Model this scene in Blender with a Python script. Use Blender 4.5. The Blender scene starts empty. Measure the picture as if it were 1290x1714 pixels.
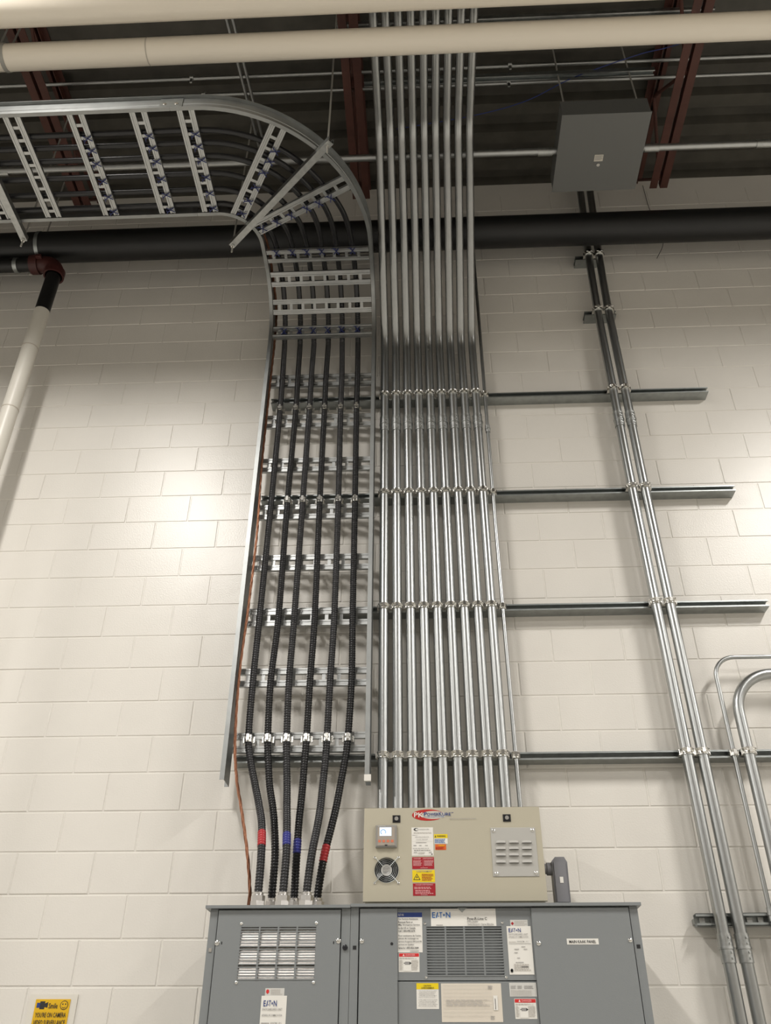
import bpy, math, random
from math import sin, cos, pi, radians, sqrt
from mathutils import Vector, Matrix

# ------------------------------------------------------------------ camera, world, light, exposure
S = bpy.context.scene
COL = S.collection
random.seed(7)
CAM = Vector((0, -4.513, 1.60))
F_PX = 1451.6
PITCH, YAW, ROLL = 0.59924, -0.04609, 0.003864
cd = bpy.data.cameras.new('camera'); co = bpy.data.objects.new('camera', cd); COL.objects.link(co)
fw = Vector((sin(YAW)*cos(PITCH), cos(YAW)*cos(PITCH), sin(PITCH)))
rt = Vector((cos(YAW), -sin(YAW), 0)); up = rt.cross(fw)
r2 = rt*cos(ROLL) + up*sin(ROLL); u2 = up*cos(ROLL) - rt*sin(ROLL)
co.matrix_world = Matrix(((r2.x, u2.x, -fw.x, CAM.x), (r2.y, u2.y, -fw.y, CAM.y), (r2.z, u2.z, -fw.z, CAM.z), (0, 0, 0, 1)))
cd.sensor_fit = 'VERTICAL'; cd.sensor_height = 24.0; cd.lens = 24.0*F_PX/1714
cd.clip_start = 0.05; cd.clip_end = 100
S.camera = co
S.view_settings.view_transform = 'Standard'; S.view_settings.look = 'None'
S.view_settings.gamma = 1.0; S.view_settings.use_curve_mapping = False
S.view_settings.exposure = 0.0
W = bpy.data.worlds.new('world'); S.world = W; W.use_nodes = True
W.node_tree.nodes['Background'].inputs[0].default_value = (1, 0.95, 0.87, 1)
W.node_tree.nodes['Background'].inputs[1].default_value = 0.0
# near row of linear high-bay lamps, long side square to the wall, hung under the joists
def area(x, y, z, sx, sy, watts):
    l = bpy.data.lights.new('high_bay_lamp', 'AREA'); l.shape = 'RECTANGLE'; l.size = sx; l.size_y = sy
    l.energy = watts; l.color = (1.0, 0.965, 0.915); l.spread = radians(165)
    o = bpy.data.objects.new('high_bay_lamp', l); COL.objects.link(o); o.location = (x, y, z)
LAMP = 235
for lx, lw in ((-8.6, 1.5), (-2.4, 0.78), (3.9, 0.86), (10.1, 1.7)):
    for ly, lf in ((-3.45, 1.12), (-8.6, 0.75)):  # farther row is unseen, added as general fill to even out the wall
        area(lx, ly, 6.95, 0.28, 1.5, LAMP*lw*lf)

# ------------------------------------------------------------------ materials
def mat(name, col, rough=0.5, metal=0.0, noise=0.0, nscale=20.0, bump=0.0, bscale=60.0, stretch=None, emit=0.0, spec=0.5, rnoise=0.0):
    m = bpy.data.materials.new(name); m.use_nodes = True
    nt = m.node_tree; b = nt.nodes['Principled BSDF']
    c = tuple(col) + (1,)
    b.inputs['Base Color'].default_value = c
    b.inputs['Roughness'].default_value = rough
    b.inputs['Metallic'].default_value = metal
    b.inputs['Specular IOR Level'].default_value = spec
    if emit:
        b.inputs['Emission Color'].default_value = c; b.inputs['Emission Strength'].default_value = emit
    if noise or bump or rnoise:
        tc = nt.nodes.new('ShaderNodeTexCoord'); src = tc.outputs['Object']
        if stretch:
            mp = nt.nodes.new('ShaderNodeMapping'); mp.inputs['Scale'].default_value = stretch
            nt.links.new(src, mp.inputs['Vector']); src = mp.outputs['Vector']
        n = nt.nodes.new('ShaderNodeTexNoise'); n.inputs['Scale'].default_value = nscale; n.inputs['Detail'].default_value = 4
        nt.links.new(src, n.inputs['Vector'])
        if noise:
            r = nt.nodes.new('ShaderNodeMapRange'); r.inputs['From Min'].default_value = 0.25; r.inputs['From Max'].default_value = 0.75
            r.inputs['To Min'].default_value = 1-noise; r.inputs['To Max'].default_value = 1+noise
            nt.links.new(n.outputs['Fac'], r.inputs['Value'])
            h = nt.nodes.new('ShaderNodeVectorMath'); h.operation = 'SCALE'; h.inputs[0].default_value = col
            nt.links.new(r.outputs['Result'], h.inputs['Scale']); nt.links.new(h.outputs['Vector'], b.inputs['Base Color'])
        if rnoise:
            r = nt.nodes.new('ShaderNodeMapRange'); r.inputs['From Min'].default_value = 0.3; r.inputs['From Max'].default_value = 0.7
            r.inputs['To Min'].default_value = rough-rnoise; r.inputs['To Max'].default_value = rough+rnoise
            nt.links.new(n.outputs['Fac'], r.inputs['Value']); nt.links.new(r.outputs['Result'], b.inputs['Roughness'])
        if bump:
            n2 = nt.nodes.new('ShaderNodeTexNoise'); n2.inputs['Scale'].default_value = bscale; n2.inputs['Detail'].default_value = 3
            nt.links.new(tc.outputs['Object'], n2.inputs['Vector'])
            bp = nt.nodes.new('ShaderNodeBump'); bp.inputs['Strength'].default_value = bump; bp.inputs['Distance'].default_value = 0.004
            nt.links.new(n2.outputs['Fac'], bp.inputs['Height']); nt.links.new(bp.outputs['Normal'], b.inputs['Normal'])
    return m

M = {}
M['paint'] = mat('painted_block', (0.74, 0.71, 0.655), 0.33, noise=0.03, nscale=3, bump=0.2, bscale=120)
M['floor'] = mat('sealed_concrete', (0.43, 0.415, 0.385), 0.35, noise=0.1, nscale=2)
M['room'] = mat('plain_wall', (0.55, 0.53, 0.495), 0.5)
M['deck'] = mat('dark_steel_deck', (0.075, 0.070, 0.057), 0.5, metal=0.0, noise=0.25, nscale=6)
M['redox'] = mat('red_oxide_primer', (0.095, 0.035, 0.025), 0.6, noise=0.25, nscale=9)
M['emt'] = mat('galvanised_conduit', (0.42, 0.43, 0.425), 0.34, metal=1.0, noise=0.06, nscale=14, stretch=(1, 1, 0.15))
M['galv'] = mat('galvanised_steel', (0.44, 0.45, 0.44), 0.40, metal=1.0, noise=0.18, nscale=30, rnoise=0.06)
M['tray'] = mat('zinc_tray_steel', (0.47, 0.48, 0.475), 0.42, metal=1.0, noise=0.10, nscale=18, rnoise=0.06)
M['rail'] = mat('dull_tray_rail', (0.34, 0.35, 0.345), 0.48, metal=1.0, noise=0.10, nscale=12)
M['rod'] = mat('dull_zinc_rod', (0.34, 0.33, 0.30), 0.5)
M['strut'] = mat('weathered_zinc_strut', (0.36, 0.38, 0.375), 0.42, metal=1.0, noise=0.12, nscale=25)
M['zinc'] = mat('bright_zinc', (0.80, 0.79, 0.75), 0.22, metal=1.0)
M['alu'] = mat('cast_aluminium', (0.82, 0.80, 0.78), 0.28, metal=1.0)
M['blackpipe'] = mat('black_pipe', (0.006, 0.006, 0.006), 0.45, noise=0.2, nscale=8)
M['jacket'] = mat('white_pipe_jacket', (0.82, 0.755, 0.645), 0.30)
M['whitepipe'] = mat('white_paint', (0.70, 0.67, 0.60), 0.4)
M['redfit'] = mat('red_fitting', (0.055, 0.011, 0.009), 0.5)
M['cable'] = mat('black_cable_jacket', (0.009, 0.009, 0.010), 0.30, noise=0.2, nscale=40)
M['dusty'] = mat('dusty_cable_jacket', (0.022, 0.022, 0.024), 0.34, noise=0.5, nscale=30)
M['redtape'] = mat('red_tape', (0.42, 0.030, 0.035), 0.35)
M['bluetape'] = mat('blue_tape', (0.030, 0.035, 0.22), 0.35)
M['copper'] = mat('bare_copper', (0.24, 0.115, 0.07), 0.5, metal=1.0, noise=0.2, nscale=90)
M['tie'] = mat('blue_tie', (0.018, 0.026, 0.11), 0.5)
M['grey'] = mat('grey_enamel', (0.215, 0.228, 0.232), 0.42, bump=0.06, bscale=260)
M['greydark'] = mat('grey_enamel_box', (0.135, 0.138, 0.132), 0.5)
M['dark'] = mat('dark_void', (0.010, 0.010, 0.011), 0.7)
M['panreflector'] = mat('reflector_pan', (0.95, 0.91, 0.87), 0.42, metal=1.0, noise=0.08, nscale=14, bump=0.25, bscale=9)  # reflector metal, added to brighten the slots of the left grille
M['beige'] = mat('beige_enamel', (0.46, 0.425, 0.33), 0.42, bump=0.05, bscale=260)
M['plate'] = mat('light_grey_plate', (0.44, 0.43, 0.40), 0.45)
M['lbgrey'] = mat('grey_cast_fitting', (0.20, 0.20, 0.215), 0.45)
M['plastic'] = mat('black_plastic', (0.012, 0.012, 0.015), 0.3)
M['white'] = mat('white_label', (0.78, 0.76, 0.71), 0.35)
M['silverlab'] = mat('silver_label', (0.60, 0.59, 0.56), 0.4)
M['sheet'] = mat('schedule_paper', (0.70, 0.64, 0.55), 0.3)
M['ink'] = mat('black_ink', (0.02, 0.02, 0.02), 0.6)
M['greyink'] = mat('grey_ink', (0.30, 0.29, 0.28), 0.6)
M['paleink'] = mat('pale_ink', (0.50, 0.47, 0.43), 0.6)
M['bluelogo'] = mat('logo_blue', (0.015, 0.13, 0.42), 0.5)
M['navy'] = mat('navy_ink', (0.02, 0.045, 0.20), 0.5)
M['labred'] = mat('label_red', (0.62, 0.03, 0.03), 0.4)
M['dkred'] = mat('label_dark_red', (0.36, 0.012, 0.022), 0.4)
M['logored'] = mat('logo_red', (0.46, 0.02, 0.015), 0.4)
M['yellow'] = mat('label_yellow', (0.80, 0.60, 0.01), 0.4)
M['signyellow'] = mat('sign_yellow', (0.72, 0.43, 0.008), 0.4)
M['orange'] = mat('label_orange', (0.70, 0.13, 0.02), 0.4)
M['pinkink'] = mat('pale_red_ink', (0.75, 0.40, 0.40), 0.5)
M['screen'] = mat('meter_screen', (0.55, 0.70, 0.95), 0.3, emit=0.9)
M['metergrey'] = mat('meter_grey', (0.28, 0.27, 0.25), 0.4)
M['meterface'] = mat('meter_face', (0.36, 0.31, 0.26), 0.4)
M['button'] = mat('orange_button', (0.65, 0.18, 0.10), 0.4)
M['sticker'] = mat('pale_sticker', (0.55, 0.52, 0.45), 0.5)
M['seam'] = mat('jacket_seam', (0.52, 0.47, 0.40), 0.5)
M['wire'] = mat('dark_wire', (0.03, 0.03, 0.03), 0.5)
M['bluewire'] = mat('blue_data_cable', (0.03, 0.05, 0.22), 0.5)

# ------------------------------------------------------------------ mesh helpers
ORG = {}
class MB:
    def __init__(s): s.v = []; s.f = []; s.m = []; s.mats = []; s.cur = 0
    def use(s, m):
        if m not in s.mats: s.mats.append(m)
        s.cur = s.mats.index(m); return s
    def add(s, vs, fs):
        n = len(s.v); s.v += [tuple(p) for p in vs]
        for f in fs: s.f.append(tuple(i+n for i in f)); s.m.append(s.cur)
        return s
    def box(s, x0, x1, y0, y1, z0, z1, T=None):
        vs = [Vector((x, y, z)) for x in (x0, x1) for y in (y0, y1) for z in (z0, z1)]
        if T is not None: vs = [T @ p for p in vs]
        return s.add(vs, [(0, 1, 3, 2), (4, 6, 7, 5), (0, 4, 5, 1), (2, 3, 7, 6), (0, 2, 6, 4), (1, 5, 7, 3)])
    def bbox(s, x0, x1, y0, y1, z0, z1, b=0.004):
        # box with chamfered front (-y) rim
        vs = [(x0, y1, z0), (x1, y1, z0), (x1, y1, z1), (x0, y1, z1), (x0, y0+b, z0), (x1, y0+b, z0), (x1, y0+b, z1), (x0, y0+b, z1),
              (x0+b, y0, z0+b), (x1-b, y0, z0+b), (x1-b, y0, z1-b), (x0+b, y0, z1-b)]
        fs = [(0, 1, 2, 3)[::-1] if False else (0, 3, 2, 1)]
        for k in range(4):
            j = (k+1) % 4
            fs.append((k, j, 4+j, 4+k)); fs.append((4+k, 4+j, 8+j, 8+k))
        fs.append((8, 9, 10, 11))
        return s.add(vs, fs)
    def tube(s, pts, r, n=12, caps=True, radii=None):
        pts = [Vector(p) for p in pts]; T = []
        for i in range(len(pts)):
            a = pts[max(i-1, 0)]; b = pts[min(i+1, len(pts)-1)]; T.append((b-a).normalized())
        t = T[0]; ref = Vector((0, 0, 1)) if abs(t.z) < .9 else Vector((1, 0, 0))
        u = t.cross(ref).normalized(); vs = []; fs = []
        for i, p in enumerate(pts):
            if i:
                q = T[i-1].rotation_difference(T[i]); u = q @ u
            u = (u - T[i]*u.dot(T[i])).normalized(); w = T[i].cross(u)
            rr = radii[i] if radii else r
            for k in range(n):
                a = 2*pi*k/n; vs.append(p + (u*cos(a) + w*sin(a))*rr)
        for i in range(len(pts)-1):
            for k in range(n):
                j = (k+1) % n; fs.append((i*n+k, i*n+j, (i+1)*n+j, (i+1)*n+k))
        if caps:
            fs.append(tuple(range(n))[::-1]); e = (len(pts)-1)*n; fs.append(tuple(range(e, e+n)))
        return s.add(vs, fs)
    def cyl(s, p0, p1, r, n=12, r1=None): return s.tube([p0, p1], r, n, radii=[r, r if r1 is None else r1])
    def ring(s, c, axis, R, r, n=24, k=6):
        axis = Vector(axis).normalized(); ref = Vector((0, 0, 1)) if abs(axis.z) < .9 else Vector((1, 0, 0))
        u = axis.cross(ref).normalized(); w = axis.cross(u); vs = []; fs = []; c = Vector(c)
        for i in range(n):
            a = 2*pi*i/n; d = u*cos(a)+w*sin(a)
            for j in range(k):
                b = 2*pi*j/k; vs.append(c + d*(R + r*cos(b)) + axis*(r*sin(b)))
        for i in range(n):
            for j in range(k):
                i2 = (i+1) % n; j2 = (j+1) % k; fs.append((i*k+j, i2*k+j, i2*k+j2, i*k+j2))
        return s.add(vs, fs)
    def sweep(s, frames, prof):
        # frames: (p, o, h); prof: closed polygon in (o, h)
        vs = []; fs = []; n = len(prof)
        for p, o, h in frames:
            for a, b in prof: vs.append(Vector(p) + Vector(o)*a + Vector(h)*b)
        for i in range(len(frames)-1):
            for k in range(n):
                j = (k+1) % n; fs.append((i*n+k, i*n+j, (i+1)*n+j, (i+1)*n+k))
        fs.append(tuple(range(n))[::-1]); e = (len(frames)-1)*n; fs.append(tuple(range(e, e+n)))
        return s.add(vs, fs)
    def poly(s, pts, y):
        return s.add([(x, y, z) for x, z in pts], [tuple(range(len(pts)))])
    def build(s, name, m=None, parent=None, smooth=True, kind=None, label=None, org=None):
        me = bpy.data.meshes.new(name)
        o = Vector(org) if org is not None else (ORG[parent.name] if parent is not None else Vector((0, 0, 0)))
        me.from_pydata([(p[0]-o.x, p[1]-o.y, p[2]-o.z) for p in s.v], [], s.f)
        if m is not None: me.materials.append(m)
        else:
            for k in s.mats: me.materials.append(k)
            me.polygons.foreach_set('material_index', s.m)
        import bmesh
        bm = bmesh.new(); bm.from_mesh(me); bmesh.ops.recalc_face_normals(bm, faces=bm.faces); bm.to_mesh(me); bm.free()
        if smooth:
            me.polygons.foreach_set('use_smooth', [True]*len(me.polygons)); me.set_sharp_from_angle(angle=radians(38))
        ob = bpy.data.objects.new(name, me); COL.objects.link(ob)
        if parent is not None: ob.parent = parent; ORG[ob.name] = o
        else: ob.location = o; ORG[ob.name] = o
        if kind: ob['kind'] = kind
        if label: ob['label'] = label
        return ob

def thing(name, loc, label, cat, group=None):
    o = bpy.data.objects.new(name, None); COL.objects.link(o); o.location = loc; o.empty_display_size = .1
    o['label'] = label; o['category'] = cat
    if group: o['group'] = group
    ORG[o.name] = Vector(loc); return o
def tag(o, label, cat, group=None):
    o['label'] = label; o['category'] = cat
    if group: o['group'] = group
    return o
def copy_tree(o, delta, label=None, parent=None):
    c = o.copy(); COL.objects.link(c)
    if parent is None:
        c.location = o.location + Vector(delta); c['label'] = label
    else: c.parent = parent
    for ch in list(o.children): copy_tree(ch, delta, None, c)
    return c
def fillet(pts, rads, seg=8):
    # polyline with rounded corners; rads for inner points
    pts = [Vector(p) for p in pts]; out = [pts[0]]
    for i in range(1, len(pts)-1):
        a, b, c = pts[i-1], pts[i], pts[i+1]; d1 = (a-b).normalized(); d2 = (c-b).normalized()
        ang = d1.angle(d2); r = rads[i-1]; t = r/math.tan(ang/2)
        cen = b + (d1+d2).normalized()*(r/sin(ang/2)); s0 = b+d1*t - cen; s1 = b+d2*t - cen
        th = s0.angle(s1)
        for k in range(seg+1):
            f = k/seg; out.append(cen + (s0*sin((1-f)*th) + s1*sin(f*th))/sin(th))
    out.append(pts[-1]); return out
def catmull(pts, n=8):
    P = [Vector(p) for p in pts]; P = [P[0]*2-P[1]] + P + [P[-1]*2-P[-2]]; out = []
    for i in range(1, len(P)-2):
        for k in range(n):
            t = k/n; a, b, c, d = P[i-1], P[i], P[i+1], P[i+2]
            out.append(.5*((2*b)+(c-a)*t+(2*a-5*b+4*c-d)*t*t+(3*b-a-3*c+d)*t**3))
    out.append(P[-2]); return out
def resample(pts, step):
    P = [Vector(p) for p in pts]; out = [P[0]]; acc = 0.0
    for i in range(len(P)-1):
        a, b = P[i], P[i+1]; L = (b-a).length
        if L < 1e-9: continue
        d = step-acc
        while d <= L: out.append(a+(b-a)*(d/L)); d += step
        acc = L-(d-step)
    return out

# flat print: text and shapes joined into one mesh per label
_TX = {}
def text2d(t):
    if t not in _TX:
        c = bpy.data.curves.new('lettering', 'FONT'); c.body = t; c.resolution_u = 2; c.offset = 0.012
        o = bpy.data.objects.new('lettering', c); COL.objects.link(o)
        dg = bpy.context.evaluated_depsgraph_get(); me = bpy.data.meshes.new_from_object(o.evaluated_get(dg))
        vs = [(v.co.x, v.co.y) for v in me.vertices]; fs = [tuple(p.vertices) for p in me.polygons]
        bpy.data.objects.remove(o); bpy.data.curves.remove(c); bpy.data.meshes.remove(me)
        x0 = min(v[0] for v in vs); x1 = max(v[0] for v in vs); y0 = min(v[1] for v in vs); y1 = max(v[1] for v in vs)
        _TX[t] = ([((x-x0)/(x1-x0), (y-y0)/(y1-y0)) for x, y in vs], fs)
    return _TX[t]
def put_print(parent, rect, y, items, name='print'):
    x0, x1, z0, z1 = rect; b = MB(); k = 0
    X = lambda u: x0+(x1-x0)*u
    Z = lambda v: z1-(z1-z0)*v
    for it in items:
        k += 1; yy = y - 0.0004 - 0.00012*min(k, 12)
        if it[0] == 't':
            _, t, u0, v0, u1, v1, m = it; vs, fs = text2d(t); b.use(m)
            b.add([(X(u0+(u1-u0)*a), yy-.0012, Z(v1+(v0-v1)*c)) for a, c in vs], fs)
        elif it[0] == 'r':
            _, u0, v0, u1, v1, m = it; b.use(m); b.poly([(X(u0), Z(v1)), (X(u1), Z(v1)), (X(u1), Z(v0)), (X(u0), Z(v0))], yy)
        elif it[0] == 'e':
            _, cu, cv, ru, rv, m = it; b.use(m); b.poly([(X(cu+ru*cos(2*pi*i/28)), Z(cv+rv*sin(2*pi*i/28))) for i in range(28)], yy)
        elif it[0] == 'p':
            _, pts, m = it; b.use(m); b.poly([(X(u), Z(v)) for u, v in pts], yy)
        elif it[0] == 'lines':
            _, u0, v0, u1, v1, n, m = it; b.use(m); rnd = random.Random(int(u0*97+v0*991+n))
            h = (v1-v0)/n
            for i in range(n):
                u = u0; end = u1 - (u1-u0)*rnd.random()*.25
                while u < end:
                    w = (u1-u0)*(0.06+0.12*rnd.random()); e = min(u+w, end)
                    b.poly([(X(u), Z(v0+h*(i+.75))), (X(e), Z(v0+h*(i+.75))), (X(e), Z(v0+h*(i+.25))), (X(u), Z(v0+h*(i+.25)))], yy)
                    u = e + (u1-u0)*.025
    return b.build(name, None, parent, smooth=False)
def label(parent, rect, y, m, items, lab=None, name='label'):
    x0, x1, z0, z1 = rect
    o = MB().box(x0, x1, y-.0008, y+.0006, z0, z1).build(name, m, parent, smooth=False, label=lab)
    if items: put_print(o, rect, y-.0008, items)
    return o
def screw(parent, x, y, z, r=0.007, name='screw', axis=(0, -1, 0), m=None):
    b = MB(); a = Vector(axis); c = Vector((x, y, z))
    b.tube([c, c+a*.0022, c+a*.0042], r, 10, radii=[r, r, r*.55])
    s = Vector((0, 0, 1)).cross(a).normalized()
    return b.build(name, m or M['zinc'], parent)

# ------------------------------------------------------------------ setting
FLOOR_Y = -14.0
def plane(name, vs, m): return MB().add(vs, [(0, 1, 2, 3)]).build(name, m, None, smooth=False, kind='structure')
plane('floor', [(-14, FLOOR_Y, 0), (14, FLOOR_Y, 0), (14, 0.2, 0), (-14, 0.2, 0)], M['floor'])
plane('wall_left', [(-14, FLOOR_Y, 0), (-14, 0.2, 0), (-14, 0.2, 8.4), (-14, FLOOR_Y, 8.4)], M['room'])
plane('wall_right', [(14, FLOOR_Y, 0), (14, 0.2, 0), (14, 0.2, 8.4), (14, FLOOR_Y, 8.4)], M['room'])
plane('wall_front', [(-14, FLOOR_Y, 0), (14, FLOOR_Y, 0), (14, FLOOR_Y, 8.4), (-14, FLOOR_Y, 8.4)], M['room'])
# corrugated steel deck, ribs running along the block wall
b = MB(); prof = []; y = 0.1
while y > FLOOR_Y:
    prof += [(y, 8.0), (y-.10, 8.0), (y-.125, 8.075), (y-.215, 8.075)]; y -= .24
vs = [(x, py, pz) for x in (-14, 14) for py, pz in prof]; n = len(prof)
b.add(vs, [(i, i+1, n+i+1, n+i) for i in range(n-1)]); b.build('ceiling', M['deck'], None, smooth=False, kind='structure')
# block wall: mortar bed plus proud blocks
wall = MB().box(-14, 14, 0.0030, 0.2, 0, 8.0).build('wall_back', M['paint'], None, smooth=False, kind='structure')
J0, JX = 2.047, -0.065
def block_verts(rnd, jit):
    e = .003; i = .0062
    o = [(-.2+e, .0031, e), (.2-e, .0031, e), (.2-e, .0031, .2-e), (-.2+e, .0031, .2-e)]
    d = [rnd.uniform(-jit, jit) for _ in range(4)]
    q = [(-.2+i, d[0], i), (.2-i, d[1], i), (.2-i, d[2], .2-i), (-.2+i, d[3], .2-i)]
    return o+q, [(4, 5, 6, 7), (0, 1, 5, 4), (1, 2, 6, 5), (2, 3, 7, 6), (3, 0, 4, 7)]
rb = random.Random(3); kinds = []
for k in range(8):
    vs, fs = block_verts(rb, .0007); me = bpy.data.meshes.new('block'); me.from_pydata(vs, [], fs); me.materials.append(M['paint']); kinds.append(me)
rest = MB(); nb = 0
for row in range(-10, 30):
    z = J0 + .2*row
    if z < 0: continue
    half = .2 if row % 2 else 0.0
    for c in range(-17, 17):
        x = JX + half + .4*c + .2
        lim = 2.35 + .075*max(row, 0)
        if z+.2 > 8.0: continue
        if -2 <= row <= 17 and -lim-.1 < x < lim+.1 and nb < 300:
            o = bpy.data.objects.new('block', rb.choice(kinds)); COL.objects.link(o); o.parent = wall
            o.location = (x, rb.uniform(-.0006, .0006), z); nb += 1
        else:
            vs, fs = block_verts(rb, .0007); dy = rb.uniform(-.0006, .0006)
            rest.add([(p[0]+x, p[1]+dy, p[2]+z) for p in vs], fs)
rest.build('block_courses', M['paint'], wall, smooth=False, kind='stuff')

# ------------------------------------------------------------------ roof joists
def joist(x, label, xt):
    t = thing('roof_joist', (x, 0, 7.5), label, 'joist', 'roof joists')
    for s in (-1, 1):
        b = MB(); xa = x+s*.012; xb = x+s*.068
        b.box(min(xa, xb), max(xa, xb), -12, -.27, 7.497, 7.504).box(min(xa, xa+s*.007), max(xa, xa+s*.007), -12, -.27, 7.504, 7.56)
        b.build('bottom_chord', M['redox'], t)
        b = MB(); xa = xt+s*.012; xb = xt+s*.06
        b.box(min(xa, xb), max(xa, xb), -12, -.0, 7.99, 7.996).box(min(xa, xa+s*.006), max(xa, xa+s*.006), -12, -.0, 7.94, 7.99)
        b.build('top_chord', M['redox'], t)
    y = -.33; k = 0
    while y > -6:
        y2 = y-.42
        a = (x, y, 7.53) if k % 2 == 0 else (xt, y, 7.96); c = (xt, y2, 7.96) if k % 2 == 0 else (x, y2, 7.53)
        MB().cyl(a, c, .013, 8).build('web_rod', M['redox'], t); y = y2; k += 1
    MB().cyl((x, -.33, 7.53), (xt, -.03, 7.95), .012, 8).build('end_brace', M['redox'], t)
joist(-2.615, 'red oxide steel roof joist above the straight run of the ladder tray', -2.66)
joist(-0.395, 'red oxide steel roof joist just beside the tray bend and the thick conduits', -0.40)
joist(1.92, 'red oxide steel roof joist beside the grey ceiling box', 1.865)

# ------------------------------------------------------------------ overhead pipes
def long_pipe(name, y, z, r, m, label, cat, x0=-7, x1=7, seams=(), group=None):
    t = thing(name, (x0, y, z), label, cat, group)
    MB().tube([(x0, y, z), (x1, y, z)], r, 40).build('pipe_run', m, t)
    for sx in seams: MB().tube([(sx-.004, y, z), (sx-.002, y, z), (sx+.002, y, z), (sx+.004, y, z)], r, 40, caps=False, radii=[r, r+.0012, r+.0012, r]).build('seam', M['seam'], t)
    return t
long_pipe('white_pipe', -2.115, 6.83, .105, M['jacket'], 'large white jacketed pipe along the top edge, nearest the camera', 'pipe', group='white jacketed pipes')
t_w = long_pipe('white_pipe', -1.845, 6.80, .077, M['jacket'], 'white jacketed pipe passing right across under the nine thick conduits', 'pipe', seams=(-1.55,), group='white jacketed pipes')
for hx in (-2.42, 2.75):
    h = MB().tube([(hx-.012, -1.845, 6.80), (hx+.012, -1.845, 6.80)], .081, 28).build('pipe_hanger', M['rod'], t_w)
    MB().cyl((hx, -1.845, 6.88), (hx, -1.845, 8.0), .006, 8).build('hanger_rod', M['rod'], h)
t = long_pipe('black_pipe', -.30, 6.995, .118, M['blackpipe'], 'thick black steel main running along the top of the block wall', 'pipe')
for hx in (-2.83, 3.3):
    b = MB(); b.tube([(hx-.014, -.30, 6.995), (hx+.014, -.30, 6.995)], .122, 32)
    h = b.build('pipe_hanger', M['strut'], t)
    MB().cyl((hx, -.30, 7.11), (hx, -.30, 8.0), .006, 8).build('hanger_rod', M['rod'], h)
# left drop: black cross run, red elbow, black then white drop
t = thing('drop_pipe', (-2.665, -.30, 0), 'vertical drain pipe, black at the top and white below, hanging from a red elbow', 'pipe')
MB().tube([(-7, -.30, 6.80), (-2.81, -.30, 6.80)], .052, 24).build('cross_run', M['blackpipe'], t)
MB().tube([(-2.665, -.30, 6.70), (-2.665, -.30, 6.28)], .052, 24).build('upper_pipe', M['blackpipe'], t)
w = MB().tube([(-2.665, -.30, 6.285), (-2.665, -.30, 0)], .054, 28).build('lower_pipe', M['whitepipe'], t)
for z in (5.92, 5.36, 4.6):
    MB().tube([(-2.665, -.30, z-.004), (-2.665, -.30, z+.004)], .0555, 28).build('seam', M['seam'], w)
b = MB(); p = fillet([(-2.86, -.30, 6.80), (-2.665, -.30, 6.80), (-2.665, -.30, 6.66)], [.10], 8)
b.tube(p, .062, 24); b.tube([(-2.86, -.30, 6.80), (-2.80, -.30, 6.80)], .074, 24); b.tube([(-2.665, -.30, 6.72), (-2.665, -.30, 6.66)], .074, 24)
b.box(-2.80, -2.76, -.39, -.21, 6.79, 6.81); b.build('elbow', M['redfit'], t)
b = MB().tube([(-2.99, -.30, 6.80), (-2.96, -.30, 6.80)], .056, 20); b.build('pipe_clamp', M['strut'], t)

# ------------------------------------------------------------------ small ceiling conduits
def run(name, pts, r, m, label, cat, group=None, clips=()):
    t = thing(name, pts[0], label, cat, group)
    MB().tube(pts, r, 12).build('tube', m, t)
    for c in clips:
        b = MB(); b.tube([(c-.014, pts[0][1], pts[0][2]), (c+.014, pts[0][1], pts[0][2])], r+.003, 12).box(c-.008, c+.008, pts[0][1]-.006, pts[0][1]+.006, pts[0][2]-.06, pts[0][2]-r)
        b.build('clip', M['galv'], t)
    return t
run('ceiling_conduit', [(-7, -1.08, 7.89), (7, -1.06, 7.89)], .014, M['emt'], 'thin steel conduit under the deck, the one nearer the white pipes', 'conduit', 'thin conduits under the deck', (-1.61, .74))
run('ceiling_conduit', [(-7, -.95, 7.89), (7, -.93, 7.89)], .014, M['emt'], 'thin steel conduit under the deck, the one nearer the block wall', 'conduit', 'thin conduits under the deck', (-1.55, .74))
t = run('ceiling_conduit', [(-7, -.93, 7.055), (7, -.905, 7.055)], .024, M['tray'], 'thicker steel conduit running level through the grey ceiling box', 'conduit', 'thin conduits under the deck')
for x in (1.66, 2.42, .93, -2.9):
    MB().tube([(x-.05, -.912, 7.055), (x+.05, -.912, 7.055)], .029, 16).build('coupling', M['galv'], t)
for x in (-1.24, -1.198):
    o = MB().tube([(x-.02, -1.9, 7.72), (x+.085, -.4, 7.72)], .012, 10).build('diagonal_conduit', M['emt'])
    tag(o, 'thin conduit crossing the deck askew behind the tray bend, %s one of two' % ('outer' if x < -1.22 else 'inner'), 'conduit', 'askew conduits')
b = MB(); STP = [(-.0205, 0), (.0205, 0), (.0205, .041), (.0115, .041), (.0115, .033), (.0135, .033), (.0135, .0385), (.018, .0385), (.018, .0025), (-.018, .0025), (-.018, .0385), (-.0135, .0385), (-.0135, .033), (-.0115, .033), (-.0115, .041), (-.0205, .041)]
def strut_mesh(p0, p1, back, b=None):
    # channel from p0 to p1; 'back' = direction from open slot to closed back
    p0 = Vector(p0); p1 = Vector(p1); d = (p1-p0).normalized(); back = Vector(back).normalized(); o = d.cross(back).normalized()
    b = b or MB(); b.sweep([(p0, o, -back), (p1, o, -back)], STP); return b
o = strut_mesh((-.32, -1.15, 7.62), (1.72, -1.15, 7.62), (0, 0, 1)).build('ceiling_channel', M['strut'], smooth=False)
tag(o, 'steel strut channel the grey ceiling box hangs from', 'strut channel')
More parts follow.
